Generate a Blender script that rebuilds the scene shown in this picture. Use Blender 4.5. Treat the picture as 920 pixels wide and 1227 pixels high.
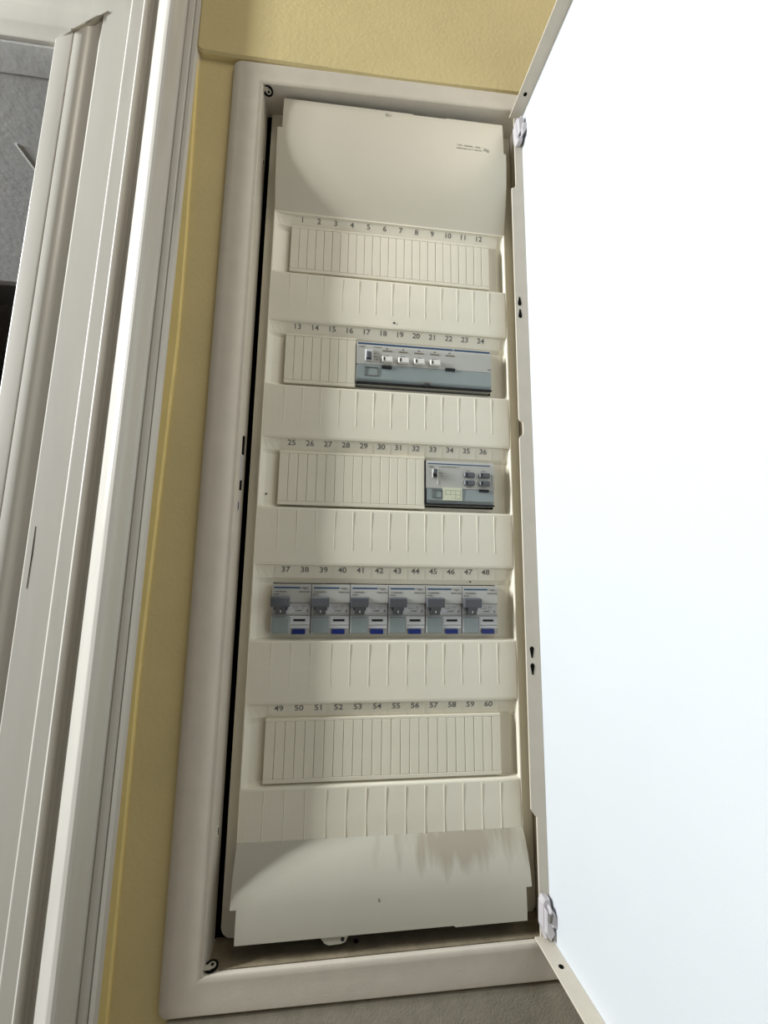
import bpy, bmesh, math, random
from mathutils import Vector, Matrix
random.seed(7)
for o in list(bpy.data.objects): bpy.data.objects.remove(o)
COL = bpy.context.scene.collection
SC = bpy.context.scene

# ------------------------------------------------------------------ camera
# plan units below are millimetres: x right along the wall, y into the wall, z up (0 = first number row); ZO lifts them above the floor
ZO = 1875.0
def W(x, y, z): return Vector((x / 1000.0, y / 1000.0, (z + ZO) / 1000.0))

def rodrigues(w):
    v = Vector(w); return Matrix.Rotation(v.length, 3, v.normalized())
F_PX = 504.131
base = Matrix(((1, 0, 0), (0, 0, -1), (0, 1, 0)))
Rm = rodrigues((-0.148, -0.118, 0.023)) @ base
cam_d = bpy.data.cameras.new('camera'); cam = bpy.data.objects.new('camera', cam_d); COL.objects.link(cam)
cam_d.sensor_fit = 'HORIZONTAL'; cam_d.sensor_width = 36.0; cam_d.lens = F_PX / 920.0 * 36.0
cam_d.clip_start = 0.02; cam_d.clip_end = 60
rgt, dwn, fwd = Rm[0], Rm[1], Rm[2]
M = Matrix((rgt, -dwn, -fwd)).transposed().to_4x4(); M.translation = W(-52.979, -406.109, -374.854)
cam.matrix_world = M
SC.camera = cam

# ------------------------------------------------------------------ light
world = bpy.data.worlds.new('world'); SC.world = world; world.use_nodes = True
bg = world.node_tree.nodes['Background']; bg.inputs[0].default_value = (1.0, 0.96, 0.90, 1); bg.inputs[1].default_value = 0.16
def area(name, loc, target, sx, sy, power, col):
    d = bpy.data.lights.new(name, 'AREA'); d.shape = 'RECTANGLE'; d.size = sx; d.size_y = sy; d.energy = power; d.color = col
    o = bpy.data.objects.new(name, d); COL.objects.link(o); o.location = loc
    o.rotation_euler = (Vector(target) - Vector(loc)).to_track_quat('-Z', 'Y').to_euler(); return o
# the daylight of a tall window far to the left, raking along the wall
area('window_daylight', W(-1450, -281, 250), W(0, 0, -120), 0.10, 0.8, 46, (0.93, 0.97, 1.0))
# added fill, not a real lamp, behind and right: brightness falls towards the bottom
area('ceiling_lamp', W(400, -640, 800), W(0, 0, 50), 0.55, 0.55, 4.4, (1.0, 0.93, 0.80))
SC.view_settings.view_transform = 'Standard'; SC.view_settings.look = 'None'
SC.view_settings.gamma = 1.0; SC.view_settings.use_curve_mapping = False
SC.view_settings.exposure = 0.0

# ------------------------------------------------------------------ materials
def lin(c): return tuple(((v / 255) / 12.92 if v / 255 <= 0.04045 else ((v / 255 + 0.055) / 1.055) ** 2.4) for v in c)
def mat(name, rgb, rough=0.5, spec=0.5, var=0.06, scale=40, bump=0.0, bscale=300, metal=0.0, grain=None, stain=None):
    m = bpy.data.materials.new(name); m.use_nodes = True; nt = m.node_tree; N = nt.nodes; L = nt.links
    b = N['Principled BSDF']; b.inputs['Roughness'].default_value = rough; b.inputs['Metallic'].default_value = metal
    b.inputs['Specular IOR Level'].default_value = spec
    c = lin(rgb)
    tc = N.new('ShaderNodeTexCoord'); mp = N.new('ShaderNodeMapping'); L.new(tc.outputs['Object'], mp.inputs[0])
    if grain: mp.inputs['Scale'].default_value = grain
    n = N.new('ShaderNodeTexNoise'); n.inputs['Scale'].default_value = scale; n.inputs['Detail'].default_value = 6; n.inputs['Roughness'].default_value = 0.6
    L.new(mp.outputs[0], n.inputs['Vector'])
    r = N.new('ShaderNodeValToRGB'); r.color_ramp.elements[0].position = 0.3; r.color_ramp.elements[1].position = 0.7
    r.color_ramp.elements[0].color = (*[v * (1 - var) for v in c], 1); r.color_ramp.elements[1].color = (*[min(1, v * (1 + var)) for v in c], 1)
    L.new(n.outputs['Fac'], r.inputs[0]); out = r.outputs[0]
    if stain:
        col, sc, lo, hi, stretch = stain
        n2 = N.new('ShaderNodeTexNoise'); n2.inputs['Scale'].default_value = sc; n2.inputs['Detail'].default_value = 4
        mp2 = N.new('ShaderNodeMapping'); mp2.inputs['Scale'].default_value = stretch; L.new(tc.outputs['Object'], mp2.inputs[0]); L.new(mp2.outputs[0], n2.inputs['Vector'])
        r2 = N.new('ShaderNodeValToRGB'); r2.color_ramp.elements[0].position = lo; r2.color_ramp.elements[1].position = hi
        mx = N.new('ShaderNodeMix'); mx.data_type = 'RGBA'; L.new(n2.outputs['Fac'], r2.inputs[0]); L.new(r2.outputs[0], mx.inputs[0])
        L.new(out, mx.inputs[6]); mx.inputs[7].default_value = (*lin(col), 1); out = mx.outputs[2]
    L.new(out, b.inputs['Base Color'])
    if bump:
        nb = N.new('ShaderNodeTexNoise'); nb.inputs['Scale'].default_value = bscale; nb.inputs['Detail'].default_value = 5
        L.new(mp.outputs[0], nb.inputs['Vector'])
        bm = N.new('ShaderNodeBump'); bm.inputs['Strength'].default_value = bump; bm.inputs['Distance'].default_value = 0.001
        L.new(nb.outputs['Fac'], bm.inputs['Height']); L.new(bm.outputs[0], b.inputs['Normal'])
    return m
M_ = dict(
    cover=mat('cream_plastic', (226, 220, 201), 0.38, 0.4, 0.02, 30, 0.05, 900),
    strip=mat('cream_strip_plastic', (223, 217, 197), 0.42, 0.4, 0.02, 30, 0.05, 900),
    panel=mat('end_panel_plastic', (200, 194, 176), 0.40, 0.4, 0.02, 14, 0.06, 700),
    dusty=mat('dusty_panel_plastic', (184, 180, 164), 0.5, 0.3, 0.03, 14, 0.06, 700),  # dust grey, with the shade low on the cabinet put into the colour
    frame=mat('grey_painted_frame', (198, 190, 174), 0.45, 0.4, 0.04, 60, 0.15, 700),
    dustyframe=mat('dusty_frame_paint', (165, 158, 142), 0.7, 0.2, 0.12, 60, 0.3, 500),
    door=mat('white_powder_coat', (206, 210, 213), 0.45, 0.4, 0.012, 8, 0.05, 900),
    wall=mat('yellow_wall_paint', (206, 189, 138), 0.7, 0.25, 0.05, 14, 0.35, 260),
    caulk=mat('yellow_caulk_paint', (222, 200, 132), 0.6, 0.3, 0.05, 30, 0.4, 150),
    casing=mat('glossy_white_trim_paint', (200, 196, 186), 0.28, 0.5, 0.05, 22, 0.18, 60, grain=(1, 1, 0.15), stain=((178, 172, 164), 7, 0.55, 0.85, (3, 3, 0.6))),
    soffit=mat('rough_white_soffit_paint', (245, 245, 243), 0.5, 0.4, 0.05, 30, 0.5, 120),
    ledgedust=mat('brown_grey_dust', (128, 117, 96), 0.9, 0.1, 0.2, 70, 0.5, 300),
    dark=mat('dark_cavity', (12, 11, 9), 0.9, 0.1, 0.1, 50),
    print_=mat('grey_number_ink', (112, 110, 104), 0.7, 0.2, 0.05, 60),
    faint=mat('faint_grey_ink', (158, 156, 144), 0.7, 0.2, 0.05, 60),
    hinge=mat('white_hinge_plastic', (192, 187, 188), 0.35, 0.5, 0.03, 60, 0.1, 500),
    body=mat('light_grey_device_plastic', (178, 177, 170), 0.42, 0.4, 0.03, 60, 0.05, 900),
    body2=mat('pale_grey_print_field', (196, 197, 196), 0.45, 0.4, 0.03, 60),
    toggle=mat('dark_grey_lever_plastic', (86, 88, 92), 0.4, 0.4, 0.05, 80),
    black=mat('black_plastic', (26, 26, 28), 0.5, 0.3, 0.05, 80),
    blue=mat('blue_stripe_ink', (36, 70, 104), 0.5, 0.4, 0.05, 80),
    cobalt=mat('cobalt_blue_plastic', (20, 38, 104), 0.4, 0.4, 0.05, 80),
    smoke=mat('smoky_green_grey_plastic', (138, 148, 146), 0.25, 0.5, 0.03, 60),
    white=mat('white_lever_plastic', (226, 224, 216), 0.4, 0.4, 0.02, 60),
    bronze=mat('brown_marker_strip', (120, 112, 92), 0.5, 0.3, 0.05, 60),
    sticker=mat('pale_cream_sticker', (205, 208, 182), 0.6, 0.3, 0.02, 60),
    metal=mat('dull_screw_metal', (130, 128, 120), 0.4, 0.5, 0.08, 60, metal=0.8),
    floor=mat('pale_floor', (205, 198, 186), 0.6, 0.3, 0.08, 6),
    plaster=mat('white_ceiling_plaster', (225, 222, 215), 0.8, 0.2, 0.03, 6, 0.2, 80),
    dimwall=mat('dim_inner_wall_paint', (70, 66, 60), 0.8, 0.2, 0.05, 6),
)
# dust wiped in streaks over the upper right of the lower end panel
def dust(m, centre, radii, rgb, streak):
    nt = m.node_tree; N = nt.nodes; L = nt.links; b = N['Principled BSDF']; src = b.inputs['Base Color'].links[0].from_socket
    tc = N.new('ShaderNodeTexCoord'); mp = N.new('ShaderNodeMapping'); mp.vector_type = 'TEXTURE'
    mp.inputs['Location'].default_value = centre; mp.inputs['Scale'].default_value = radii; L.new(tc.outputs['Object'], mp.inputs[0])
    ln = N.new('ShaderNodeVectorMath'); ln.operation = 'LENGTH'; L.new(mp.outputs[0], ln.inputs[0])
    mp2 = N.new('ShaderNodeMapping'); mp2.inputs['Scale'].default_value = streak; mp2.inputs['Rotation'].default_value = (0, 0.5, 0); L.new(tc.outputs['Object'], mp2.inputs[0])
    ns = N.new('ShaderNodeTexNoise'); ns.inputs['Scale'].default_value = 1.0; ns.inputs['Detail'].default_value = 3; L.new(mp2.outputs[0], ns.inputs['Vector'])
    a = N.new('ShaderNodeMath'); a.operation = 'MULTIPLY_ADD'; L.new(ns.outputs['Fac'], a.inputs[0]); a.inputs[1].default_value = 2.6; L.new(ln.outputs['Value'], a.inputs[2])
    mr = N.new('ShaderNodeMapRange'); mr.inputs['From Min'].default_value = 1.75; mr.inputs['From Max'].default_value = 2.3
    mr.inputs['To Min'].default_value = 0.6; mr.inputs['To Max'].default_value = 0.0; L.new(a.outputs[0], mr.inputs['Value'])
    mx = N.new('ShaderNodeMix'); mx.data_type = 'RGBA'; L.new(mr.outputs[0], mx.inputs[0]); L.new(src, mx.inputs[6]); mx.inputs[7].default_value = (*lin(rgb), 1)
    L.new(mx.outputs[2], b.inputs['Base Color'])

# ------------------------------------------------------------------ mesh helpers
class MB:
    def __init__(s): s.bm = bmesh.new()
    def box(s, x0, x1, y0, y1, z0, z1, bev=0.0, seg=1):
        bm = bmesh.new(); r = bmesh.ops.create_cube(bm, size=1)
        for v in bm.verts: v.co = Vector(((x0 + x1) / 2 + v.co.x * (x1 - x0), (y0 + y1) / 2 + v.co.y * (y1 - y0), (z0 + z1) / 2 + v.co.z * (z1 - z0)))
        if bev: bmesh.ops.bevel(bm, geom=bm.edges[:], offset=bev, segments=seg, affect='EDGES', profile=0.5)
        s.merge(bm); return s
    def merge(s, bm, M=None):
        if M is not None: bm.transform(M)
        me = bpy.data.meshes.new('t'); bm.to_mesh(me); bm.free(); s.bm.from_mesh(me); bpy.data.meshes.remove(me)
    def prism(s, pts, y0, y1, bev=0.0):          # polygon in x,z extruded along y
        bm = bmesh.new(); a = [bm.verts.new((x, y0, z)) for x, z in pts]; b = [bm.verts.new((x, y1, z)) for x, z in pts]
        n = len(pts); f0 = bm.faces.new(a); bm.faces.new(list(reversed(b)))
        for i in range(n): bm.faces.new((a[i], b[i], b[(i + 1) % n], a[(i + 1) % n]))
        bmesh.ops.recalc_face_normals(bm, faces=bm.faces[:])
        if bev: bmesh.ops.bevel(bm, geom=list({e for e in f0.edges}), offset=bev, segments=1, affect='EDGES', profile=0.5)
        s.merge(bm); return s
    def prism_x(s, pts, x0, x1):                 # polygon in y,z extruded along x
        bm = bmesh.new(); a = [bm.verts.new((x0, y, z)) for y, z in pts]; b = [bm.verts.new((x1, y, z)) for y, z in pts]
        n = len(pts); bm.faces.new(a); bm.faces.new(list(reversed(b)))
        for i in range(n): bm.faces.new((a[i], b[i], b[(i + 1) % n], a[(i + 1) % n]))
        bmesh.ops.recalc_face_normals(bm, faces=bm.faces[:]); s.merge(bm); return s
    def prism_z(s, pts, z0, z1):                 # polygon in x,y extruded along z
        bm = bmesh.new(); a = [bm.verts.new((x, y, z0)) for x, y in pts]; b = [bm.verts.new((x, y, z1)) for x, y in pts]
        n = len(pts); bm.faces.new(a); bm.faces.new(list(reversed(b)))
        for i in range(n): bm.faces.new((a[i], b[i], b[(i + 1) % n], a[(i + 1) % n]))
        bmesh.ops.recalc_face_normals(bm, faces=bm.faces[:]); s.merge(bm); return s
    def cyl(s, c, axis, r, d, n=16, r2=None):
        bm = bmesh.new(); bmesh.ops.create_cone(bm, cap_ends=True, segments=n, radius1=r, radius2=r if r2 is None else r2, depth=d)
        R = Vector((0, 0, 1)).rotation_difference(Vector(axis)).to_matrix().to_4x4(); s.merge(bm, Matrix.Translation(c) @ R); return s
    def faces(s, verts, faces):
        vs = [s.bm.verts.new(v) for v in verts]
        for f in faces:
            try: s.bm.faces.new([vs[i] for i in f])
            except ValueError: pass
        return s
    def shape(s, fn):
        for v in s.bm.verts: v.co = Vector(fn(v.co.x, v.co.y, v.co.z))
        return s
    def mesh(s, name, m, world_shift=True, smooth=None):
        me = bpy.data.meshes.new(name)
        bmesh.ops.recalc_face_normals(s.bm, faces=s.bm.faces[:]) if smooth != 'keep' else None
        s.bm.transform(Matrix.Scale(0.001, 4)); s.bm.to_mesh(me); s.bm.free(); me.materials.append(m)
        return me
ORG = {}
def link(name, me, parent=None, org=None, label=None):
    """mesh in plan millimetres; org = plan origin of the thing it belongs to"""
    o = bpy.data.objects.new(name, me); COL.objects.link(o)
    if parent is not None: o.parent = parent
    if label: o['label'] = label
    return o
def part(name, mb, m, parent, label=None, smooth=False, kind=None):
    ox, oy, oz = ORG[parent.name]
    mb.bm.transform(Matrix.Translation((-ox, -oy, -oz)))
    me = mb.mesh(name, m); o = link(name, me, parent, label=label); ORG[o.name] = ORG[parent.name]
    if smooth: smooth_me(me)
    if kind: o['kind'] = kind
    return o
def smooth_me(me, ang=35):
    me.polygons.foreach_set('use_smooth', [True] * len(me.polygons)); me.set_sharp_from_angle(angle=math.radians(ang))
def empty(name, org, label=None, cat=None, group=None):
    o = bpy.data.objects.new(name, None); COL.objects.link(o); o.location = W(*org); o.empty_display_size = 0.02; ORG[o.name] = org
    if label: o['label'] = label
    if cat: o['category'] = cat
    if group: o['group'] = group
    return o
def struct(name, mb, m, smooth=False, label=None, org=(0, 0, 0)):
    mb.bm.transform(Matrix.Translation((-org[0], -org[1], -org[2])))
    me = mb.mesh(name, m); o = link(name, me); o.location = W(*org); o['kind'] = 'structure'; ORG[o.name] = org
    if label: o['label'] = label
    if smooth: smooth_me(me)
    return o
def text_mb(body, size, x, y, z, tilt=0.0, align='CENTER', sx=1.0, bold=0.0):
    cu = bpy.data.curves.new('txt', 'FONT'); cu.body = body; cu.size = size; cu.align_x = align; cu.align_y = 'CENTER'; cu.extrude = 0.02; cu.resolution_u = 3; cu.offset = bold
    ob = bpy.data.objects.new('txt', cu); COL.objects.link(ob)
    me = bpy.data.meshes.new_from_object(ob); bpy.data.objects.remove(ob); bpy.data.curves.remove(cu)
    bm = bmesh.new(); bm.from_mesh(me); bpy.data.meshes.remove(me)
    Mx = Matrix.Translation((x, y, z)) @ Matrix.Rotation(math.radians(90) - tilt, 4, 'X') @ Matrix.Diagonal((sx, 1, 1, 1))
    mb = MB(); mb.merge(bm, Mx); return mb
def marks(mb, x0, x1, z, h, y, wmin=0.35, wmax=0.8, gap=0.25):
    x = x0
    while x < x1:
        w = random.uniform(wmin, wmax); hh = h * random.uniform(0.6, 1.0)
        if random.random() < 0.86: mb.box(x, min(x + w, x1), y - 0.04, y + 0.04, z - hh / 2, z + hh / 2)
        x += w + gap
    return mb

# ------------------------------------------------------------------ room shell
YW = -14.0         # plaster face
w = MB()
w.box(-340, -152, YW, 385, -ZO, 168); w.box(-152, 152, YW, 385, -ZO, -712); w.box(152, 2500, YW, 385, -ZO, 172)
w.box(-152, 152, 120, 385, -712, 172)
w.box(-340, 2500, YW, 385, 172, 950); w.box(-2600, -340, YW, 385, 175, 950); w.box(-2600, -1210, YW, 385, -ZO, 175)
wall = struct('wall_front', w, M_['wall'])
# thicker plaster over the cabinet, its lower edge rolled under
w = MB(); pts = []
for i in range(5):
    a = math.radians(180 + 90 * i / 4); pts.append((-205 + 8 * math.cos(a), 174 + 7 * math.sin(a)))
pts += [(-176, 166.5), (-139.6, 167.2), (5, 168.2), (139, 173.8), (400, 179), (2500, 230), (2500, 950), (-213, 950)]
w.prism(pts, -20.5, -14.0, bev=2.2)
part('plaster_ledge', w, M_['wall'], wall)
w = MB(); w.prism([(-219.5, 240), (-212, 240), (-211, 170), (-206, -60), (-205, -150), (-208, -300), (-211, -460), (-210, -740), (-213, -900), (-226, -900), (-224, -200)], -17.5, -13.9, bev=1.2)
part('paint_edge', w, M_['caulk'], wall, label='paler yellow bead of filler along the trim')
f = MB(); f.box(-2600, 2500, -3200, 2600, -ZO - 60, -ZO); struct('floor', f, M_['floor'])
f = MB(); f.box(-2600, 2500, -14, 2600, 950, 1000); struct('ceiling', f, M_['plaster'])
# dim room behind the doorway
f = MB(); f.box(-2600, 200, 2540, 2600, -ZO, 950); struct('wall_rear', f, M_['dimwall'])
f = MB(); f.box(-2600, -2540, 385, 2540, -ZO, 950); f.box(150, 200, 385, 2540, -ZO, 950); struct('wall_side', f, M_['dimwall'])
# doorway lining: soffit with a shallow rebate, deep lining right of the opening
so = MB(); so.box(-1210, -340, -12, 20, 155, 175, bev=1.5, seg=2); so.box(-1210, -340, 20, 385, 157.5, 175)
soffit = struct('trim_2', so, M_['soffit'], label='rough white underside of the door lintel')
b = MB(); b.prism([(-470.5, 157.6), (-466.0, 156.3), (-465.6, 157.6)], 103, 190); part('rod', b, M_['white'], soffit, label='thin white rod fixed under the lintel')
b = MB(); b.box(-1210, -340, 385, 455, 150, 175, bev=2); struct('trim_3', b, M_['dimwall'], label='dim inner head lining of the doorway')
b = MB(); b.box(-340, -335, -12, 385, -ZO, 155); b.box(-1215, -1210, -12, 385, -ZO, 155); struct('trim_4', b, M_['soffit'], label='doorway side lining')

# door casing, profile swept up the jamb and mitred over the head; u = distance outwards from the opening edge, y = depth
def sweep(profile, xo, zo, zb, xl, closed_back=-12.0):
    """profile [(u,y)], opening edge at x=xo going up to z=zo then left to xl"""
    P = list(profile); P = [(P[0][0], closed_back)] + P + [(P[-1][0], closed_back)]
    vs = []; n = len(P)
    for u, y in P: vs.append((xo + u, y, zb))
    for u, y in P: vs.append((xo + u, y, zo + u))
    for u, y in P: vs.append((xl, y, zo + u))
    fs = []
    for s in (0, n):
        for i in range(n): j = (i + 1) % n; fs.append((s + i, s + j, s + n + j, s + n + i))
    fs.append(tuple(range(n))); fs.append(tuple(range(2 * n, 3 * n)))
    return MB().faces(vs, fs)
XO, ZH = -349.0, 155.5
def arc(c, yc, r, ry, a0, a1, n): return [(c + r * math.cos(math.radians(a0 + (a1 - a0) * i / n)), yc - ry * math.sin(math.radians(a0 + (a1 - a0) * i / n))) for i in range(n + 1)]
inner = [(0, -14), (0.4, -18.4), (1.6, -19.0), (14.6, -18.0), (15.5, -16.8), (16.3, -17.7), (19.5, -18.0), (23, -18.0), (26, -17.5), (28.2, -16.6), (29.4, -15.4), (32, -14.2), (38.0, -14.4), (41, -17.3)]
flat = [(41, -17.5), (54, -18), (66.2, -18), (67.4, -19), (69.2, -21.6), (70, -21.8)]
band = [(70, -21.8), (80.2, -21.8), (81.0, -22.6), (82.6, -24.2), (83.6, -24.0), (84.2, -22.5), (84.6, -14.8)]
bead = [(84.6, -14.8), (87.0, -14.8), (87.4, -15.3), (90, -17.4), (94, -20.8), (99, -25.2), (104, -30.0), (108.5, -34.0), (111.6, -36.4), (114, -37.5), (116.4, -37.0), (118.2, -35), (119.6, -32), (120.8, -28), (121.8, -24.5), (123.0, -23)]
ridge = [(123.0, -23), (123.8, -20.6), (125.0, -22.0), (128.6, -22.2), (130.2, -21.4), (131, -19.4), (132, -20.8), (135, -20.2), (137, -18), (138.5, -14)]
TILT = 0.0055
def tilt(x, y, z): return (x + TILT * (z - 120) * min(1, max(0, (x + 350) / 60.0)), y, z)
def head_and_jamb(pr, ph):
    # jamb moulding dies into a flat head board at the mitre
    n = len(pr); P1 = [(pr[0][0], -12.0)] + list(pr) + [(pr[-1][0], -12.0)]; P2 = [(ph[0][0], -12.0)] + list(ph) + [(ph[-1][0], -12.0)]
    mb = MB()
    for P, kind in ((P1, 'j'), (P2, 'h')):
        vs = [(XO + u, y, (-ZO if kind == 'j' else ZH + u)) for u, y in P] if kind == 'j' else [(-1210, y, ZH + u) for u, y in P]
        vs += [(XO + u, y, ZH + u) for u, y in P]; k = len(P); fs = [(i, (i + 1) % k, k + (i + 1) % k, k + i) for i in range(k)] + [tuple(range(k)), tuple(range(k, 2 * k))]
        mb.faces(vs, fs)
    mb.shape(tilt); return mb
def casing_piece(pr, bev=False):
    mb = sweep(pr, XO, ZH, -ZO, -1210); mb.shape(tilt); return mb
casing = struct('trim_1', casing_piece(flat), M_['casing'], smooth=True, label='white glossy painted door casing left of the cabinet')
part('inner_moulding', head_and_jamb(inner, [(0, -14), (0.6, -15.6), (2, -16.4), (15, -18.4), (17, -19.4), (36, -19.6), (41, -18.2)]), M_['casing'], casing, smooth=True)
part('raised_band', casing_piece(band), M_['casing'], casing, smooth=True)
part('round_bead', casing_piece(bead), M_['casing'], casing, smooth=True)
part('ridged_edge', casing_piece(ridge), M_['casing'], casing, smooth=True)
c = MB(); c.prism([(x + 4.5, z) for x, z in [(-309.9, -338), (-309.6, -338), (-309.2, -362), (-309.9, -390), (-310.2, -390), (-309.9, -362)]], -17.9, -17.5); part('paint_crack', c, M_['dark'], casing, label='thin dark crack in the paint')
c = MB()
pp = [(-350, 155.5), (-343, 160.5), (-335, 169), (-329, 172.2), (-322, 180), (-312, 192), (-303, 201)]
for i in range(len(pp) - 1):
    (x0, z0), (x1, z1) = pp[i], pp[i + 1]; yy = (-17.2, -18.6, -20.0, -19.9, -18.7, -18.6)[i]; t = 0.4
    c.prism([(x0, z0), (x1, z1), (x1 - t, z1 + t), (x0 - t, z0 + t)], yy, yy + 4)
part('mitre_joint', c, M_['dustyframe'], casing, label='cracked dirty mitre joint at the corner')

# ------------------------------------------------------------------ distribution cabinet
B = empty('distribution_board', (0, 60, -711), 'tall recessed electrical distribution cabinet with its white door swung open on the right', 'cabinet')
# frame: flange ring plus reveals, corners taken as found (the top rails climb a little to the right)
def ztop_in(x): return 138.1 + (x + 143) * 0.040
def zbot_in(x): return -682.0 + (x + 143) * 0.010
YF = -20.0
def frame_mb():
    m = MB(); r = 6.0
    # rings from outer foot to inner back
    def ring(l, rr, t, b, y, rad):
        pts = []
        for cx, cz, a0 in ((rr - rad, t(rr) - rad, 0), (l + rad, t(l) - rad, 90), (l + rad, b(l) + rad, 180), (rr - rad, b(rr) + rad, 270)):
            for i in range(5):
                a = math.radians(a0 + 90 * i / 4); pts.append((cx + rad * math.cos(a), y, cz + rad * math.sin(a)))
        return pts
    to = lambda d: (lambda x: 165.5 + (x + 174) * 0.030 - d); bo = lambda d: (lambda x: -710.5 + d)
    ti = lambda d: (lambda x: ztop_in(x) + d); bi = lambda d: (lambda x: zbot_in(x) - d)
    rings = [ring(-174.5, 174.5, to(0), bo(0), -13.8, 7), ring(-174, 174, to(.4), bo(.4), -17.5, 7), ring(-171.5, 171.5, to(2.6), bo(2.6), -19.6, 6),
             ring(-166, 166, to(8), bo(8), -20.0, 4), ring(-157, 157, ti(15), bi(15), -19.4, 3), ring(-148, 148, ti(5), bi(5), -20.0, 1.5), ring(-144.5, 144.5, ti(1.5), bi(1.5), -20.2, 1.0),
             ring(-143.2, 143.2, ti(.3), bi(.3), -19.4, .8), ring(-142.8, 142.8, ti(0), bi(0), -18.0, .8), ring(-142.8, 142.8, ti(0), bi(0), 14, .8), ring(-144.0, 144.0, ti(1.2), bi(1.2), 14, .8), ring(-144.0, 144.0, ti(1.2), bi(1.2), -13.8, .8)]
    vs = [p for q in rings for p in q]; n = 20; fs = []
    for k in range(len(rings) - 1):
        for i in range(n): j = (i + 1) % n; fs.append((k * n + i, k * n + j, (k + 1) * n + j, (k + 1) * n + i))
    m.faces(vs, fs); return m
FR = part('frame', frame_mb(), M_['frame'], B, smooth=True)
bx = MB(); bx.box(-150, -148, 15, 110, -700, 162); bx.box(148, 150, 15, 110, -700, 162); bx.box(-148, 148, 15, 110, 160, 162); bx.box(-148, 148, 15, 110, -700, -698); bx.box(-150, 150, 108, 110, -700, 162)
part('back_box', bx, M_['dark'], B)
# dust lying on the lower reveal
d = MB(); d.prism_x([(-16.5, -682.1 + 0.75), (13.8, -682.1 + 0.75), (13.8, -682.1 + 1.3), (-16.5, -682.1 + 1.1)], -141.5, 141.5); d.shape(lambda x, y, z: (x, y, z + (x + 143) * 0.010))
part('dust_layer', d, M_['ledgedust'], B, label='grey dust lying on the bottom ledge', kind='stuff')
# fixings in the frame
def ring_hole(cx, cy, cz, axis, r, name, lb, w2=0.8):
    m = MB(); m.cyl((cx, cy, cz), axis, r, 1.2, 18); o = part(name, m, M_['dark'], B, label=lb)
    return o
for cx, cz in ((-138.5, 134.0), (-138.0, -677.0)):
    m = MB(); sg = 1 if cz > 0 else -1
    m.cyl((cx, -13.5, cz + 3.4 * sg), (0, 0, 1), 5.2, 1.6, 20); o = part('corner_cutout', m, M_['dark'], B, label='dark round cutout in the frame corner')
    m = MB(); m.cyl((cx + .5, -14, cz + 2.6 * sg), (0, 0, 1), 3.0, 1.2, 18); m.box(cx - 4.5, cx + .5, -18, -14, cz + 2.2 * sg - .5, cz + 2.2 * sg + .5); part('corner_lug', m, M_['frame'], B)
    m = MB(); m.cyl((cx + .8, -14, cz + 2.0 * sg), (0, 0, 1), 1.3, 1.0, 12); part('screw', m, M_['black'], B)
for i, (y, z, a, b_) in enumerate(((2.5, 66.5, 1.6, 3.0), (-2, -590, 1.3, 3.2))):
    m = MB(); pass
    pts = [(y + (a + 1.0) * math.cos(t * math.pi / 8), z + (b_ + 1.0) * math.sin(t * math.pi / 8)) for t in range(16)]
    m.prism_x(pts, -143, -142.2); h = part('punched_hole', m, M_['cover'], B)
    pts = [(y + a * math.cos(t * math.pi / 8), z + b_ * math.sin(t * math.pi / 8)) for t in range(16)]
    m = MB(); m.prism_x(pts, -142.6, -142.05); o = part('hole_void', m, M_['dark'], h)
def lat(y0, y1, z0, z1, name, mt, lb=None):
    m = MB(); m.prism_x([(y0, z0), (y1, z0 + 1), (y1, z1), (y0, z1 - 2)], -142.95, -142.1); return part(name, m, M_[mt], B, label=lb)
lat(-5.5, 2.0, -263, -243, 'latch_slot', 'dark', 'dark upright slot of the door latch')
lat(-9.0, -2.5, -288, -263, 'latch_tongue', 'hinge', 'pale latch tongue beside the slot')
lat(-6.0, 0.5, -298, -287, 'latch_slot', 'dark')
m = MB(); m.prism_x([(-7 + 3.6 * math.cos(t * math.pi / 8), -313 + 5.2 * math.sin(t * math.pi / 8)) for t in range(16)], -142.95, -142.15); h = part('round_catch', m, M_['hinge'], B)
m = MB(); m.prism_x([(-9.2, -317.0), (-6.4, -316), (-6.4, -310), (-9.2, -309)], -142.5, -142.05); part('catch_slot', m, M_['dark'], h)

# cover plate: a height field with five sunk device windows
ROWS = [0.0, -123.6, -247.25, -370.9, -494.5]
def HT(L): return 11.2 if -300 < L < -100 else 12.5
def ysec(L):
    return [(L + 4.6, -1.2), (L + 4.0, 0.6), (L + 2.0, 0.8), (L - 7.6, 3.6), (L - 9.5, 5.0), (L - HT(L), 6.5), (L - 59.3, 6.8), (L - 61.0, 6.8), (L - 62.6, 6.2), (L - 64.2, 1.0), (L - 64.8, -0.8), (L - 65.6, -1.3)]
secs = [(6.0, -1.2)]
for L in ROWS: secs += ysec(L) + [(L - 66.5, -1.5), (L - 90, -1.9), (L - 117, -1.6)]
secs[-1] = (-612, -1.5)
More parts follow.
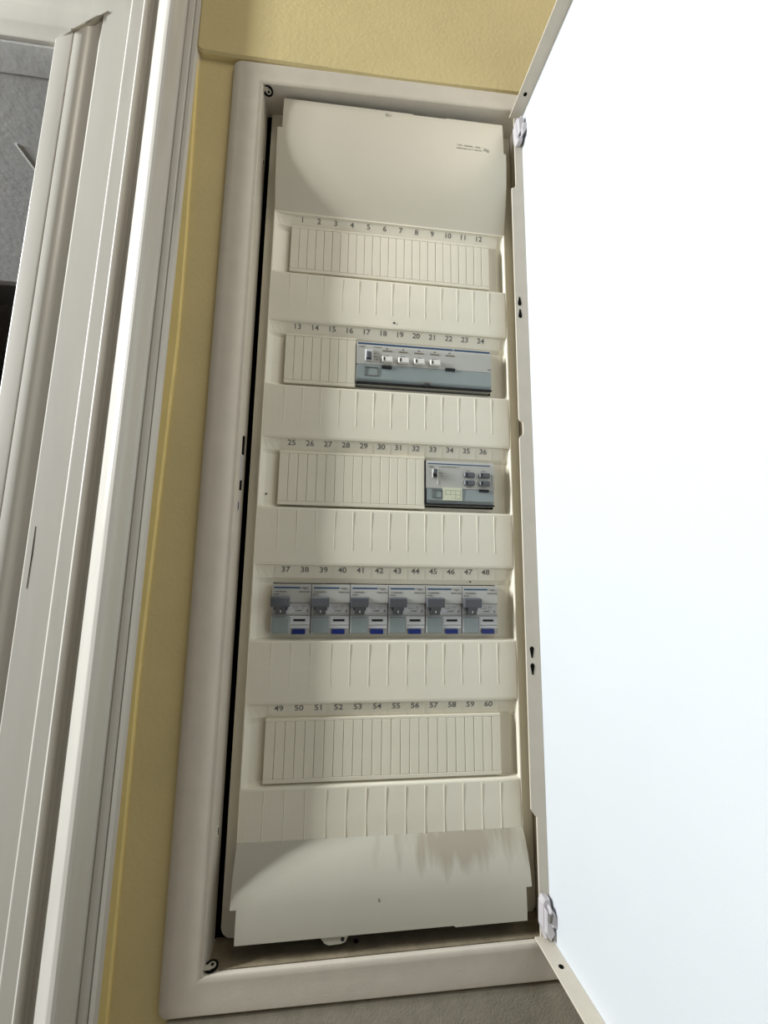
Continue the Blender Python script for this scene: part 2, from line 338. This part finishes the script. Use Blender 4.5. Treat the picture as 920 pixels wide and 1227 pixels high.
# side wall of the recess and rim in x
def cols():
    return [(-127.6, 'o', 12), (-127.6, 'o', 2), (-127.2, 'o', .4), (-126.6, 'r', -1.6), (-125.6, 'r', -1.5), (-124.8, 'i', .15), (-121, 'i', .45), (-114, 'i', .8), (-108.8, 'i', 1), (108.8, 'i', 1), (119, 'i', 1.0), (123.2, 'i', 1.15), (124.8, 'i', 1.0), (125.7, 'r', -1.4), (126.6, 'r', -1.6), (127.2, 'o', .4), (127.6, 'o', 2), (127.6, 'o', 12)]
cv = MB(); C_ = cols(); vs = []; fs = []
for z, y in secs:
    for x, k, q in C_:
        if k == 'o': yy = q
        elif k == 'r': yy = q
        else: yy = -1.5 + (y + 1.5) * q
        vs.append((x, yy, z))
n = len(C_)
for i in range(len(secs) - 1):
    z0, z1 = secs[i][0], secs[i + 1][0]
    for j in range(n - 1):
        if C_[j][0] == -108.8 and any(abs(z0 - (L - HT(L))) < .1 and abs(z1 - (L - 59.3)) < .1 for L in ROWS): continue
        fs.append((i * n + j, i * n + j + 1, (i + 1) * n + j + 1, (i + 1) * n + j))
cv.faces(vs, fs)
# outer flange with rounded corners, behind the body
def rr(l, r, t, b, rad, n=5, ts=0.0):
    p = []
    for cx, cz, a0 in ((r - rad, t - rad + ts, 0), (l + rad, t - rad, 90), (l + rad, b + rad, 180), (r - rad, b + rad, 270)):
        for i in range(n + 1):
            a = math.radians(a0 + 90 * i / n); p.append((cx + rad * math.cos(a), cz + rad * math.sin(a)))
    return p

def flange(sx, xo):      # side wing with rounded outer corners, top and bottom
    p = [(sx * 120, 154), (sx * 120, -681)]
    rad = 9.0; zt, zb = (149.0 if sx < 0 else 156.0), -680.0
    for cz, a0 in ((zb + rad, 270), (zt - rad, 0)):
        for i in range(7):
            a = math.radians(a0 + 90 * i / 6); p.append((sx * (xo - rad + rad * math.cos(a)), cz + rad * math.sin(a)))
    p[0] = (sx * 120, zt); p[1] = (sx * 120, zb)
    cv.prism(p, 10.5, 13, bev=0.5)
flange(-1, 137.6); flange(1, 142.2)
cv.bm.verts.ensure_lookup_table()
# fine ribs marking the modules, on the raised panels and between the numbers
MOD = 17.7
for L in ROWS:
    for k in range(13):
        x = -106.2 + MOD * k
        zt, zb = L - 67.5, L - 104
        if L < -490: zb = L - 108
        cv.box(x - .32, x + .32, -2.05, -1.3, zb, zt, bev=.14)
        if L < -200:
            a = (3.6 - .8) / 9.6
            cv.prism_x([(0.8 - .25, L + 2.0), (0.8 + .3, L + 2.0), (3.6 + .3, L - 7.6), (3.6 - .25, L - 7.6)], x - .22, x + .22)
CP = part('cover_plate', cv, M_['cover'], B)
num = 1
tl = math.atan2(2.8, 9.6)
for L in ROWS:
    for k in range(12):
        x = -97.35 + MOD * k
        y = 0.8 + (2.0 - 0.0) / 9.6 * 2.8 - .12
        t = text_mb(str(num), 7.4, x + .0, y, L, tilt=-tl, bold=0.09, sx=1.12)
        part('number_marking', t, M_['print_'], CP, label='printed grey number %d' % num); num += 1
m = MB(); m.cyl((2.5, -2.0, -112.5), (0, 1, 0), 1.0, .6, 10); m.cyl((82, 2.6, -380.2), (0, 1, 0), .8, 1.0, 10); m.cyl((-119, 3.0, -299), (0, 1, 0), .7, 4.0, 10)
part('dirt_speck', m, M_['black'], CP, kind='stuff')

# end panels bulging outwards
def end_panel(top):
    """thin curved shell; t from the fold (0) to the free edge (1)"""
    prof = [(0, -1.0), (.04, -2.0), (.12, -5.0), (.25, -9.0), (.42, -12.4), (.58, -13.8), (.75, -14.0), (.87, -13.6), (1, -12.6)] if top else [(0, -1.0), (.03, -2.2), (.12, -6.5), (.28, -11.5), (.45, -15.2), (.6, -16.8), (.75, -17.3), (.9, -17.3), (1, -17.0)]
    us = [-1, -.96, -.7, -.35, 0, .15, .16, .45, .46, .7, .96, 1]
    m = MB(); vs = []; fs = []
    z0 = 5.0 if top else -599.5
    for ti_, (t, y) in enumerate(prof):
        for u in us:
            if top: zl = 132.5 + (u + 1) * 2.6
            else: zl = -665.5 + (u + 1) * 1.0
            zz = z0 + (zl - z0) * t
            xe = 126.2
            if t >= .8: xe = (121.4 if u < 0 else 123.6) if top else 121.2
            if t == 1:
                if top and .16 <= u <= .45: zz -= 1.0
                if not top and u <= .15: zz -= 0.0
                if not top and u >= .46: zz -= 1.2
            vs.append((max(-xe, min(xe, u * 126.2)), y, zz))
    # step of the notch: duplicate row at t = .8
    n = len(us); 
    k = [i for i, (t, y) in enumerate(prof) if t > .8][0]
    tn, yn = .8, -14.0 if top else -17.3
    r1 = [];
    for xe_full in (True, False):
        for u in us:
            zl = (132.5 + (u + 1) * 2.6) if top else (-665.5 + (u + 1) * 1.0); tt = .70 if top else .62
            zz = z0 + (zl - z0) * tt
            xe = 126.2 if xe_full else (121.2 if not top else (121.4 if u < 0 else 123.6)); r1.append((max(-xe, min(xe, u * 126.2)), -14.0 if top else -16.9, zz))
    # rows before notch kept, then two notch rows
    keep = [i for i, (t, y) in enumerate(prof) if t < (.70 if top else .62) - .02]; after = [i for i, (t, y) in enumerate(prof) if t > .8]
    rows = [vs[i * n:(i + 1) * n] for i in keep] + [r1[:n], r1[n:]] + [vs[i * n:(i + 1) * n] for i in after]
    V = [p for r in rows for p in r]; N_ = len(rows); nv = len(V)
    V += [(x, y + 1.6, z) for x, y, z in V]
    for i in range(N_ - 1):
        for j in range(n - 1):
            a, b_, c_, d_ = i * n + j, i * n + j + 1, (i + 1) * n + j + 1, (i + 1) * n + j
            fs.append((a, b_, c_, d_)); fs.append((nv + d_, nv + c_, nv + b_, nv + a))
        for j in (0, n - 1): fs.append((i * n + j, (i + 1) * n + j, nv + (i + 1) * n + j, nv + i * n + j))
    for i in (0, N_ - 1):
        for j in range(n - 1): fs.append((i * n + j, i * n + j + 1, nv + i * n + j + 1, nv + i * n + j))
    m.faces(V, fs); bmesh.ops.remove_doubles(m.bm, verts=m.bm.verts[:], dist=.02); bmesh.ops.dissolve_degenerate(m.bm, edges=m.bm.edges[:], dist=.01)
    # side cheeks closing the bulge down to the flange
    for sx in (-1, 1):
        pts = [(p[0][1] + 1.5, p[0][2]) for p in rows] + [(11, rows[-1][0][2]), (11, rows[0][0][2])]
        m.prism_x(pts, sx * 118 - .8, sx * 118 + .8)
    return m
TP = part('end_panel', end_panel(True), M_['panel'], B, smooth=True, label='upper plain cream end panel')
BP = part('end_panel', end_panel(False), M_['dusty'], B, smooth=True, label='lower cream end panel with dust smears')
mk = MB(); marks(mk, 70, 96, 102.0, 1.9, -14.15, .5, 1.3, .35); marks(mk, 69, 98, 98.0, 1.9, -14.15, .5, 1.3, .35); mk.box(100, 103, -14.2, -14.05, 98.2, 101.5); mk.box(103.5, 106, -14.2, -14.05, 97, 100.5)
part('moulded_lettering', mk, M_['faint'], TP)
m = MB(); m.cyl((-10, -13.4, 129), (0, 1, 0), 1.7, .6, 14); part('dirt_speck', m, M_['faint'], TP)
m = MB(); m.box(-7.2, -6.9, -17.2, -16.6, -642, -639.5); part('scratch', m, M_['print_'], BP)
# lower fixing lug with its hole
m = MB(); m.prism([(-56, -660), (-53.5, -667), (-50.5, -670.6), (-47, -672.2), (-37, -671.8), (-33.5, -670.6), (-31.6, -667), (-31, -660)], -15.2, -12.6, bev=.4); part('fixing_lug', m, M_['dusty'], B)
m = MB(); m.cyl((-35.8, -15.2, -668.2), (0, 1, 0), 1.5, .6, 16); part('lug_hole', m, M_['black'], B)
m = MB(); m.cyl((-24, -3, -680.0), (0, 0, 1), 2.2, .9, 16); part('ledge_hole', m, M_['black'], B)

# blanking strips, each of snap-off segments
def strip(L, x0, x1, label):
    zt, zb = L - 8.3, L - 61.8; YS = 0.2
    m = MB(); m.box(x0, x1, 1.6, 5.5, zb, zt); m.box(x0, x1, YS, 1.6, zt - 2.6, zt, bev=.35); m.box(x0, x1, YS, 1.6, zb, zb + 3.6, bev=.35)
    s = part('blanking_strip', m, M_['strip'], B, label=label)
    nseg = round((x1 - x0) / 8.85); wd = (x1 - x0) / nseg
    me = None
    for k in range(nseg):
        cx = x0 + wd * (k + .5); cz = (zt - 2.6 + zb + 3.6) / 2; hz = (zt - 2.6 - zb - 3.6) / 2
        if me is None:
            q = MB(); q.box(-wd / 2 + .14, wd / 2 - .14, YS - 0, 1.6, -hz, hz, bev=.45); me = q.mesh('strip_segment', M_['strip'])
        o = bpy.data.objects.new('strip_segment', me); COL.objects.link(o); o.parent = s
        o.location = Vector((cx - ORG[B.name][0], 0 - ORG[B.name][1], cz - ORG[B.name][2])) / 1000
    return s
strip(ROWS[0], -108.5, 108.5, 'full width blanking strip below numbers 1 to 12')
strip(ROWS[1], -108.5, -36.8, 'short blanking strip below numbers 13 to 16')
strip(ROWS[2], -108.5, 35.6, 'blanking strip below numbers 25 to 32')
strip(ROWS[4], -108.5, 108.5, 'full width blanking strip below numbers 49 to 60')

# cabinet door, open about ninety degrees
def dsh(x, y, z): return (x + .0038 * (z + 268) + .022 * (-20 - y), y, z)
XP, XL = 141.5, 127.6     # inner face of the sheet, lip of the folded edges
ZT, ZB = 142.0, -677.0
m = MB(); m.box(XP, XP + 1.5, -305, -18.5, ZB, ZT, bev=.4)
m.shape(dsh)
D = part('door', m, M_['door'], B, label='white steel door standing open towards the viewer')
for (y0, y1, z0, z1) in ((-305, -19, ZT - 1.5, ZT), (-305, -19, ZB, ZB + 1.5), (-305, -303.5, ZB + 1.5, ZT - 1.5)):
    m = MB(); m.box(XL, XP, y0, y1, z0, z1, bev=.35); m.shape(dsh); part('folded_edge', m, M_['frame'], D, label='pale grey folded rim of the door')
m = MB(); pts = [(XP, ZT), (XL + 5, ZT), (XL + 5, 54), (XL + 3.5, 50), (XL + .3, 49), (XL, 46), (XL, -217), (XL + 1, -219), (XL + 3.6, -220.5), (XL + 4, -223), (XL + 4, -231), (XL + 3.6, -234), (XL + 1, -235.5), (XL, -238), (XL, -577), (XL + 3.5, -582), (XL + 5, -583), (XL + 5, ZB), (XP, ZB)]
m.prism(pts, -20, -18.6, bev=.3); m.shape(dsh); HF = part('hinge_edge', m, M_['frame'], D, label='narrow pale grey folded edge with keyholes')
def keyhole(cx, cz, up):
    m = MB(); p = []
    for i in range(9):
        a = math.radians(150 + 240 * i / 8) if up else math.radians(-30 + 240 * i / 8); p.append((cx + 2.0 * math.cos(a), cz + 2.6 * math.sin(a)))
    s = 1 if up else -1
    p += [(cx + 1.0, cz + s * 5.5), (cx + .6, cz + s * 7.6), (cx - .6, cz + s * 7.6), (cx - 1.0, cz + s * 5.5)] if up else [(cx - 1.0, cz - 5.5), (cx - .6, cz - 7.6), (cx + .6, cz - 7.6), (cx + 1.0, cz - 5.5)]
    m.prism(p, -20.25, -19.4); m.shape(dsh); return part('keyhole', m, M_['dark'], D)
keyhole(132.4, -90, True); keyhole(132.6, -104, True); keyhole(133.2, -441, False); keyhole(133.3, -456, False)
for y, z in ((-44, ZT - 1.6), (-48, ZB + 1.6)):
    m = MB(); m.cyl((134.5, y, z), (0, 0, 1), 1.9, .5, 14); m.shape(dsh); part('rim_hole', m, M_['dark'], D)
def hinge(zc, s):
    m = MB()
    m.prism([(XL + 3.2, zc - s * 1), (XL + 6, zc + s * 9), (XP + .5, zc + s * 7), (XP + 2.0, zc + s * 1), (XP + .5, zc - s * 7), (XP - 3, zc - s * 21), (XL + 6, zc - s * 22), (XL + 3.8, zc - s * 18)], -27, -20.2, bev=1.2)
    m.prism([(XL + 5, zc + s * 2), (XL + 9, zc + s * 8), (XP - 1, zc + s * 3), (XL + 8, zc - s * 14), (XL + 5.4, zc - s * 16)], -30.5, -27, bev=1.0)
    m.prism([(XP - 4, zc - s * 3), (XP + 3.2, zc + s * 0), (XP + 1.6, zc - s * 9), (XP - 5, zc - s * 18), (XP - 6.5, zc - s * 12)], -32, -26, bev=1.0)
    m.shape(dsh); return part('hinge', m, M_['hinge'], B, label=('upper' if s > 0 else 'lower') + ' white plastic hinge')
hinge(124, 1); hinge(-664, -1)
m = MB(); m.prism([(135, -651), (138, -650), (136.5, -656), (134.5, -657)], -33, -26); m.shape(dsh); part('hinge_slot', m, M_['print_'], B)

# painted panel under the cabinet
m = MB(); m.box(-168, 420, -17.5, -14.05, -1250, -712.6, bev=1.2, seg=2)
me = m.shape(lambda x, y, z: (x, y, z + ZO * 0)).mesh('access_panel', M_['dustyframe'])
ap = bpy.data.objects.new('access_panel', me); COL.objects.link(ap); ap.location = W(0, 0, 0)
ap['label'] = 'flat dull grey wall panel directly below the cabinet frame'; ap['category'] = 'panel'

# ------------------------------------------------------------------ devices; local origin = left top front corner of the device (x right, y inward, z up)
def dev(name, x, z, label, cat, group=None): return empty(name, (x, 0, z), label, cat, group)
def P(parent, name, fn, m, label=None, kind=None, smooth=False):
    mb = MB(); fn(mb); me = mb.mesh(name, M_[m]); o = link(name, me, parent, label=label)
    if kind: o['kind'] = kind
    return o
def T(parent, name, body, size, x, y, z, m, sx=1.0, bold=0.0):
    mb = text_mb(body, size, x, y, z, align='LEFT', sx=sx, bold=bold); return link(name, mb.mesh(name, M_[m]), parent)
YD = -0.6
def breaker():
    r = dev('circuit_breaker', 0, 0, 'x', 'circuit breaker')
    def body(b):
        b.box(.15, 35.75, YD + .8, 50, -45.4, 0, bev=.3)
        b.prism_x([(YD - 1.2, -.4), (YD + 2, 0), (YD + 2, -17.5), (YD - .2, -17.2), (YD - 1.6, -16.5)], .2, 35.7)
        b.box(.3, 35.6, YD - .2, YD + 1.4, -27.8, -27.3)
    P(r, 'body', body, 'body')
    P(r, 'print_field', lambda b: b.box(.6, 35.3, YD + .5, YD + 1.2, -27.2, -17.6), 'body2')
    P(r, 'blue_stripe', lambda b: b.prism_x([(YD - 1.34, -2.6), (YD - 1.0, -2.6), (YD - 1.0, -3.9), (YD - 1.44, -3.9)], 1.8, 25.5), 'blue')
    T(r, 'brand_lettering', 'hager', 3.0, 26.8, YD - 1.62, -3.2, 'print_')
    def tx(b):
        marks(b, 1.6, 13, -6.8, 1.0, YD - 1.66); marks(b, 1.6, 6, -9.2, 1.4, YD - 1.72); marks(b, 25, 35, -6.9, 1.0, YD - 1.66)
        for i in range(4): b.box(19.5 + i * 1.7, 19.8 + i * 1.7, YD + .42, YD + .5, -22, -19.2)
        b.box(19.4, 25, YD + .42, YD + .5, -22.2, -21.9); b.box(27, 27.3, YD + .42, YD + .5, -23.5, -18.8); b.box(29, 29.3, YD + .42, YD + .5, -23.5, -20); b.box(27, 31, YD + .42, YD + .5, -20.4, -20.1)
        marks(b, 20.4, 28, -24.2, 1.4, YD + .45, .5, .9, .2); b.prism([(31.6, -25), (34, -25), (32.8, -22.8)], YD + .42, YD + .5); b.box(18.6, 34, YD + .42, YD + .5, -26.2, -26.0)
    P(r, 'printed_text', tx, 'print_')
    def lev(b):
        b.prism_x([(YD - 3, -11.3), (YD - 9.5, -11.6), (YD - 10.5, -12.4), (YD - 9.5, -19.4), (YD - 8.5, -20.4), (YD + 1, -20.0), (YD + 1, -11.3)], .3, 16.6)
        b.prism_x([(YD - 8, -19.8), (YD - 5.5, -23.5), (YD - 3.5, -27.4), (YD + 1, -27.8), (YD + 1, -19.8)], 4.4, 13.4)
        b.box(3.0, 14.8, YD - 3, YD + 1, -23.8, -20.2, bev=.3)
    lv = P(r, 'lever', lev, 'toggle')
    P(lv, 'lever_mark', lambda b: b.prism_x([(YD - 5.75, -23.5), (YD - 4.6, -25.6), (YD - 4.4, -25.6), (YD - 5.5, -23.5)], 8.5, 9.4), 'white')
    P(r, 'test_button', lambda b: b.box(1.2, 16.6, YD - 1.0, YD + 1, -44.4, -29.8, bev=.5), 'smoke')
    def fr(b):
        b.box(.5, 1.1, YD - .6, YD + 1.2, -44.8, -29); b.box(16.8, 17.4, YD - .6, YD + 1.2, -44.8, -29)
        b.box(1.1, 16.8, YD - .6, YD + 1.2, -29.5, -29.0)
        b.box(17.6, 35.3, YD - .4, YD + 1.2, -37.0, -29.0, bev=.2); b.box(17.6, 35.3, YD - .1, YD + 1.2, -40.4, -37.6, bev=.2)
    P(r, 'terminal_cover', fr, 'body2')
    P(r, 'indicator_window', lambda b: b.box(20.6, 31.2, YD - .7, YD + .2, -33.8, -31.8), 'black')
    P(r, 'blue_tab', lambda b: b.box(19.6, 31.6, YD - 1.4, YD + 1.2, -45.3, -40.9, bev=.3), 'cobalt')
    return r
def kids(o): return [c for c in bpy.data.objects if c.parent == o]
def copy_tree(o, parent=None, ch=None):
    c = o.copy(); COL.objects.link(c); c.parent = parent
    for k in kids(o): copy_tree(k, c)
    return c
br0 = breaker()
names = [('37 and 38', 'leftmost of the six'), ('39 and 40', 'second from the left'), ('41 and 42', 'third from the left'), ('43 and 44', 'fourth from the left'), ('45 and 46', 'fifth from the left'), ('47 and 48', 'rightmost of the six')]
ZB4 = ROWS[3] - 13.3
for i, (nn, pos) in enumerate(names):
    o = br0 if i == 0 else copy_tree(br0)
    o.location = W(-108.3 + i * 36.1, 0, ZB4)
    o['label'] = 'grey circuit breaker below numbers %s, %s' % (nn, pos); o['group'] = 'circuit breakers with blue tabs in the fourth row'

# wide module of the second row
r = dev('switch_module', -36.2, ROWS[1] - 12.0, 'long grey module with four white rocker switches below numbers 17 to 24', 'switch module')
Wd = 143.6
def body(b):
    b.box(0, Wd, YD + 1, 50, -45.4, 0, bev=.4)
    b.prism_x([(YD - .6, -.3), (YD + 2, 0), (YD + 2, -25.5), (YD - 1.4, -25.0), (YD - 1.8, -6)], .2, Wd - .2)
P(r, 'body', body, 'body')
P(r, 'blue_stripe', lambda b: b.box(1.5, 101.5, YD - 1.5, YD - .5, -3.4, -1.7), 'blue')
P(r, 'blue_stripe', lambda b: b.box(103, 142, YD - 1.5, YD - .5, -3.3, -1.7), 'blue')
T(r, 'brand_lettering', 'hager', 3.0, 2.6, YD - 2.0, -6.0, 'print_')
def tx(b):
    marks(b, 17, 26, -6.2, 1.3, YD - 1.8); 
    for z in (-13, -16.5, -19.5): marks(b, 18.2, 22.5, z, 1.3, YD - 1.65)
    marks(b, 27, 36, -25.0, 1.0, YD - 1.5)
    for x in (29, 46, 62.6, 79): marks(b, x, x + 5, -14.6, .9, YD - 1.75)
    for x in (30.5, 47.5, 64, 81, 97): b.box(x, x + 2, YD - 1.85, YD - 1.7, -7.6, -6.0)
    b.box(139.5, 143.2, YD - 1.6, YD - 1.4, -22.6, -21.4)
P(r, 'printed_text', tx, 'print_')
tg = P(r, 'toggle_switch', lambda b: b.box(9, 16.6, YD - 3.6, YD, -22.0, -9.4, bev=.5), 'body2')
P(tg, 'toggle_lever', lambda b: b.box(10, 15.4, YD - 6.5, YD - 3, -20.4, -13.6, bev=.4), 'toggle')
P(tg, 'toggle_slot', lambda b: b.box(10, 15.4, YD - 3.8, YD - 3, -21.2, -20.4), 'black')
for i, x in enumerate((26.2, 43.2, 59.8, 76.6)):
    sw = P(r, 'rocker_switch', lambda b: b.box(x, x + 10.8, YD - 4.6, YD, -22.4, -16.4, bev=.7), 'white')
    P(sw, 'rocker_slot', lambda b: b.box(x + 1.6, x + 3.0, YD - 4.8, YD - 4.2, -21.4, -17.6), 'black')
    P(sw, 'rocker_shadow_line', lambda b: b.box(x + 5.4, x + 5.8, YD - 4.75, YD - 4.2, -22.0, -16.8), 'faint') if False else None
for x in (26.8, 43.6, 60.2, 77, 93.4): P(r, 'marker_strip', lambda b: b.box(x, x + 9.8, YD - 2.1, YD - 1.4, -10.0, -8.9), 'bronze')
P(r, 'name_plate', lambda b: b.box(26.2, 36.8, YD - 2.3, YD - 1.2, -29.0, -26.2), 'black')
P(r, 'name_plate', lambda b: b.box(93.6, 103.8, YD - 2.3, YD - 1.2, -26.6, -23.6), 'black')
lc = P(r, 'terminal_cover', lambda b: (b.prism_x([(YD - 1.2, -25.2), (YD + 1.4, -25.2), (YD + 1.4, -44.0), (YD + .4, -44.0), (YD - 1.6, -40.6)], 1.0, Wd - .6), b.box(.6, Wd - .4, YD - 1.4, YD + 1.2, -41.8, -41.2)), 'smoke')
def win(b):
    for a in ((9, 22.5, -28.6, -28.1), (9, 22.5, -37.6, -37.1), (9, 9.5, -37.6, -28.1), (22, 22.5, -37.6, -28.1)): b.box(a[0], a[1], YD - 2.1, YD - 1.2, a[2], a[3])
P(lc, 'button_outline', win, 'print_')
P(lc, 'base_line', lambda b: b.box(0.2, Wd, YD - 1.2, YD + 2, -45.6, -44.1), 'black')
P(lc, 'clip', lambda b: (b.box(69, 71, YD - 2.6, YD, -43.6, -41.0), b.box(72.5, 75, YD - 2.6, YD, -42.6, -40.8), b.box(76, 77, YD - 2.6, YD, -43.4, -40.8)), 'print_')

# square module of the third row
r = dev('control_module', 35.9, ROWS[2] - 11.6, 'small grey module with four dark buttons and a cream sticker below numbers 33-36', 'control module')
Wd = 71.6
def body(b):
    b.box(0, Wd, YD + 1, 50, -45.6, 0, bev=.4)
    b.prism_x([(YD - .4, -.3), (YD + 2, 0), (YD + 2, -29.3), (YD - 1.4, -29.0), (YD - 1.8, -5)], .9, Wd - .2)
P(r, 'body', body, 'body')
P(r, 'edge_line', lambda b: b.box(0, .8, YD - .6, YD + 2, -45.4, -.2), 'black')
P(r, 'blue_stripe', lambda b: b.box(2.4, 67.5, YD - 1.7, YD - .6, -4.9, -3.5), 'blue')
T(r, 'brand_lettering', 'hager', 2.6, 3.0, YD - 2.0, -7.0, 'print_')
def tx(b):
    marks(b, 14, 35, -7.0, 1.1, YD - 1.8)
    for z in (-13.6, -16.4): marks(b, 13.8, 17.5, z, 1.2, YD - 1.72)
    for x in (42, 58): marks(b, x, x + 5, -10.0, .9, YD - 1.75); marks(b, x, x + 5, -26.8, .9, YD - 1.6)
    marks(b, 66.5, 70.5, -26.6, 1.5, YD - 1.6); b.box(68.6, 69.1, YD - 1.8, YD - 1.5, -24, -13)
P(r, 'printed_text', tx, 'print_')
tg = P(r, 'toggle_switch', lambda b: b.box(6.8, 12.0, YD - 3.4, YD, -18.8, -9.6, bev=.4), 'body')
P(tg, 'toggle_lever', lambda b: b.box(7.2, 11.4, YD - 5.5, YD - 3, -14.2, -10.2, bev=.4), 'toggle')
P(tg, 'toggle_slot', lambda b: b.box(7.3, 11.4, YD - 3.7, YD - 3, -18.2, -14.6), 'black')
P(r, 'divider_line', lambda b: b.box(12.4, 12.8, YD - 2.0, YD - 1.3, -25, -8), 'white')
for x in (39.4, 55.4):
    for z in (-12.0, -20.4):
        bt = P(r, 'push_button', lambda b: b.box(x, x + 11, YD - 4.4, YD, z - 5.0, z, bev=.7), 'toggle')
        P(bt, 'button_slot', lambda b: b.box(x + 1.8, x + 3.0, YD - 4.6, YD - 4.1, z - 4.2, z - .8), 'black')
P(r, 'name_plate', lambda b: b.box(55.6, 65.4, YD - 2.3, YD - 1.0, -31.4, -28.8), 'black')
lc = P(r, 'terminal_cover', lambda b: b.prism_x([(YD - 1.0, -29.2), (YD + 1.4, -29.2), (YD + 1.4, -44.4), (YD + .4, -44.4), (YD - 1.4, -41.0)], 1.6, Wd - .8), 'smoke')
def win(b):
    for a in ((7, 17, -31.0, -30.6), (7, 17, -38.8, -38.4), (7, 7.4, -38.8, -30.6), (16.6, 17, -38.8, -30.6)): b.box(a[0], a[1], YD - 2.0, YD - 1.0, a[2], a[3])
    b.box(4, 68, YD - 1.6, YD - .8, -42.6, -42.2)
P(lc, 'button_outline', win, 'print_')
st = P(lc, 'sticker', lambda b: b.box(17.6, 37.4, YD - 1.9, YD - 1.2, -41.2, -28.0), 'sticker')
def grid(b):
    z0, z1, z2 = -31.0, -35.2, -39.4; xs = [20.4, 25.6, 30.6, 35.6]
    for z in (z0, z1): b.box(xs[0], xs[3], YD - 2.0, YD - 1.85, z - .18, z + .18)
    b.box(xs[2], xs[3], YD - 2.0, YD - 1.85, z2 - .18, z2 + .18); b.box(xs[1], xs[2], YD - 2.0, YD - 1.85, z2 + .8, z2 + 1.0)
    for i, x in enumerate(xs): b.box(x - .16, x + .16, YD - 2.0, YD - 1.85, z2 if i > 1 else z1, z0)
P(st, 'sticker_grid', grid, 'print_') if False else P(lc, 'sticker_grid', grid, 'faint')
P(lc, 'base_line', lambda b: b.box(.4, Wd, YD - .8, YD + 2, -45.8, -44.5), 'black')
dust(M_['dusty'], (0.068, 0, 0.106), (0.072, 0.4, 0.022), (142, 130, 110), (70, 1, 14))
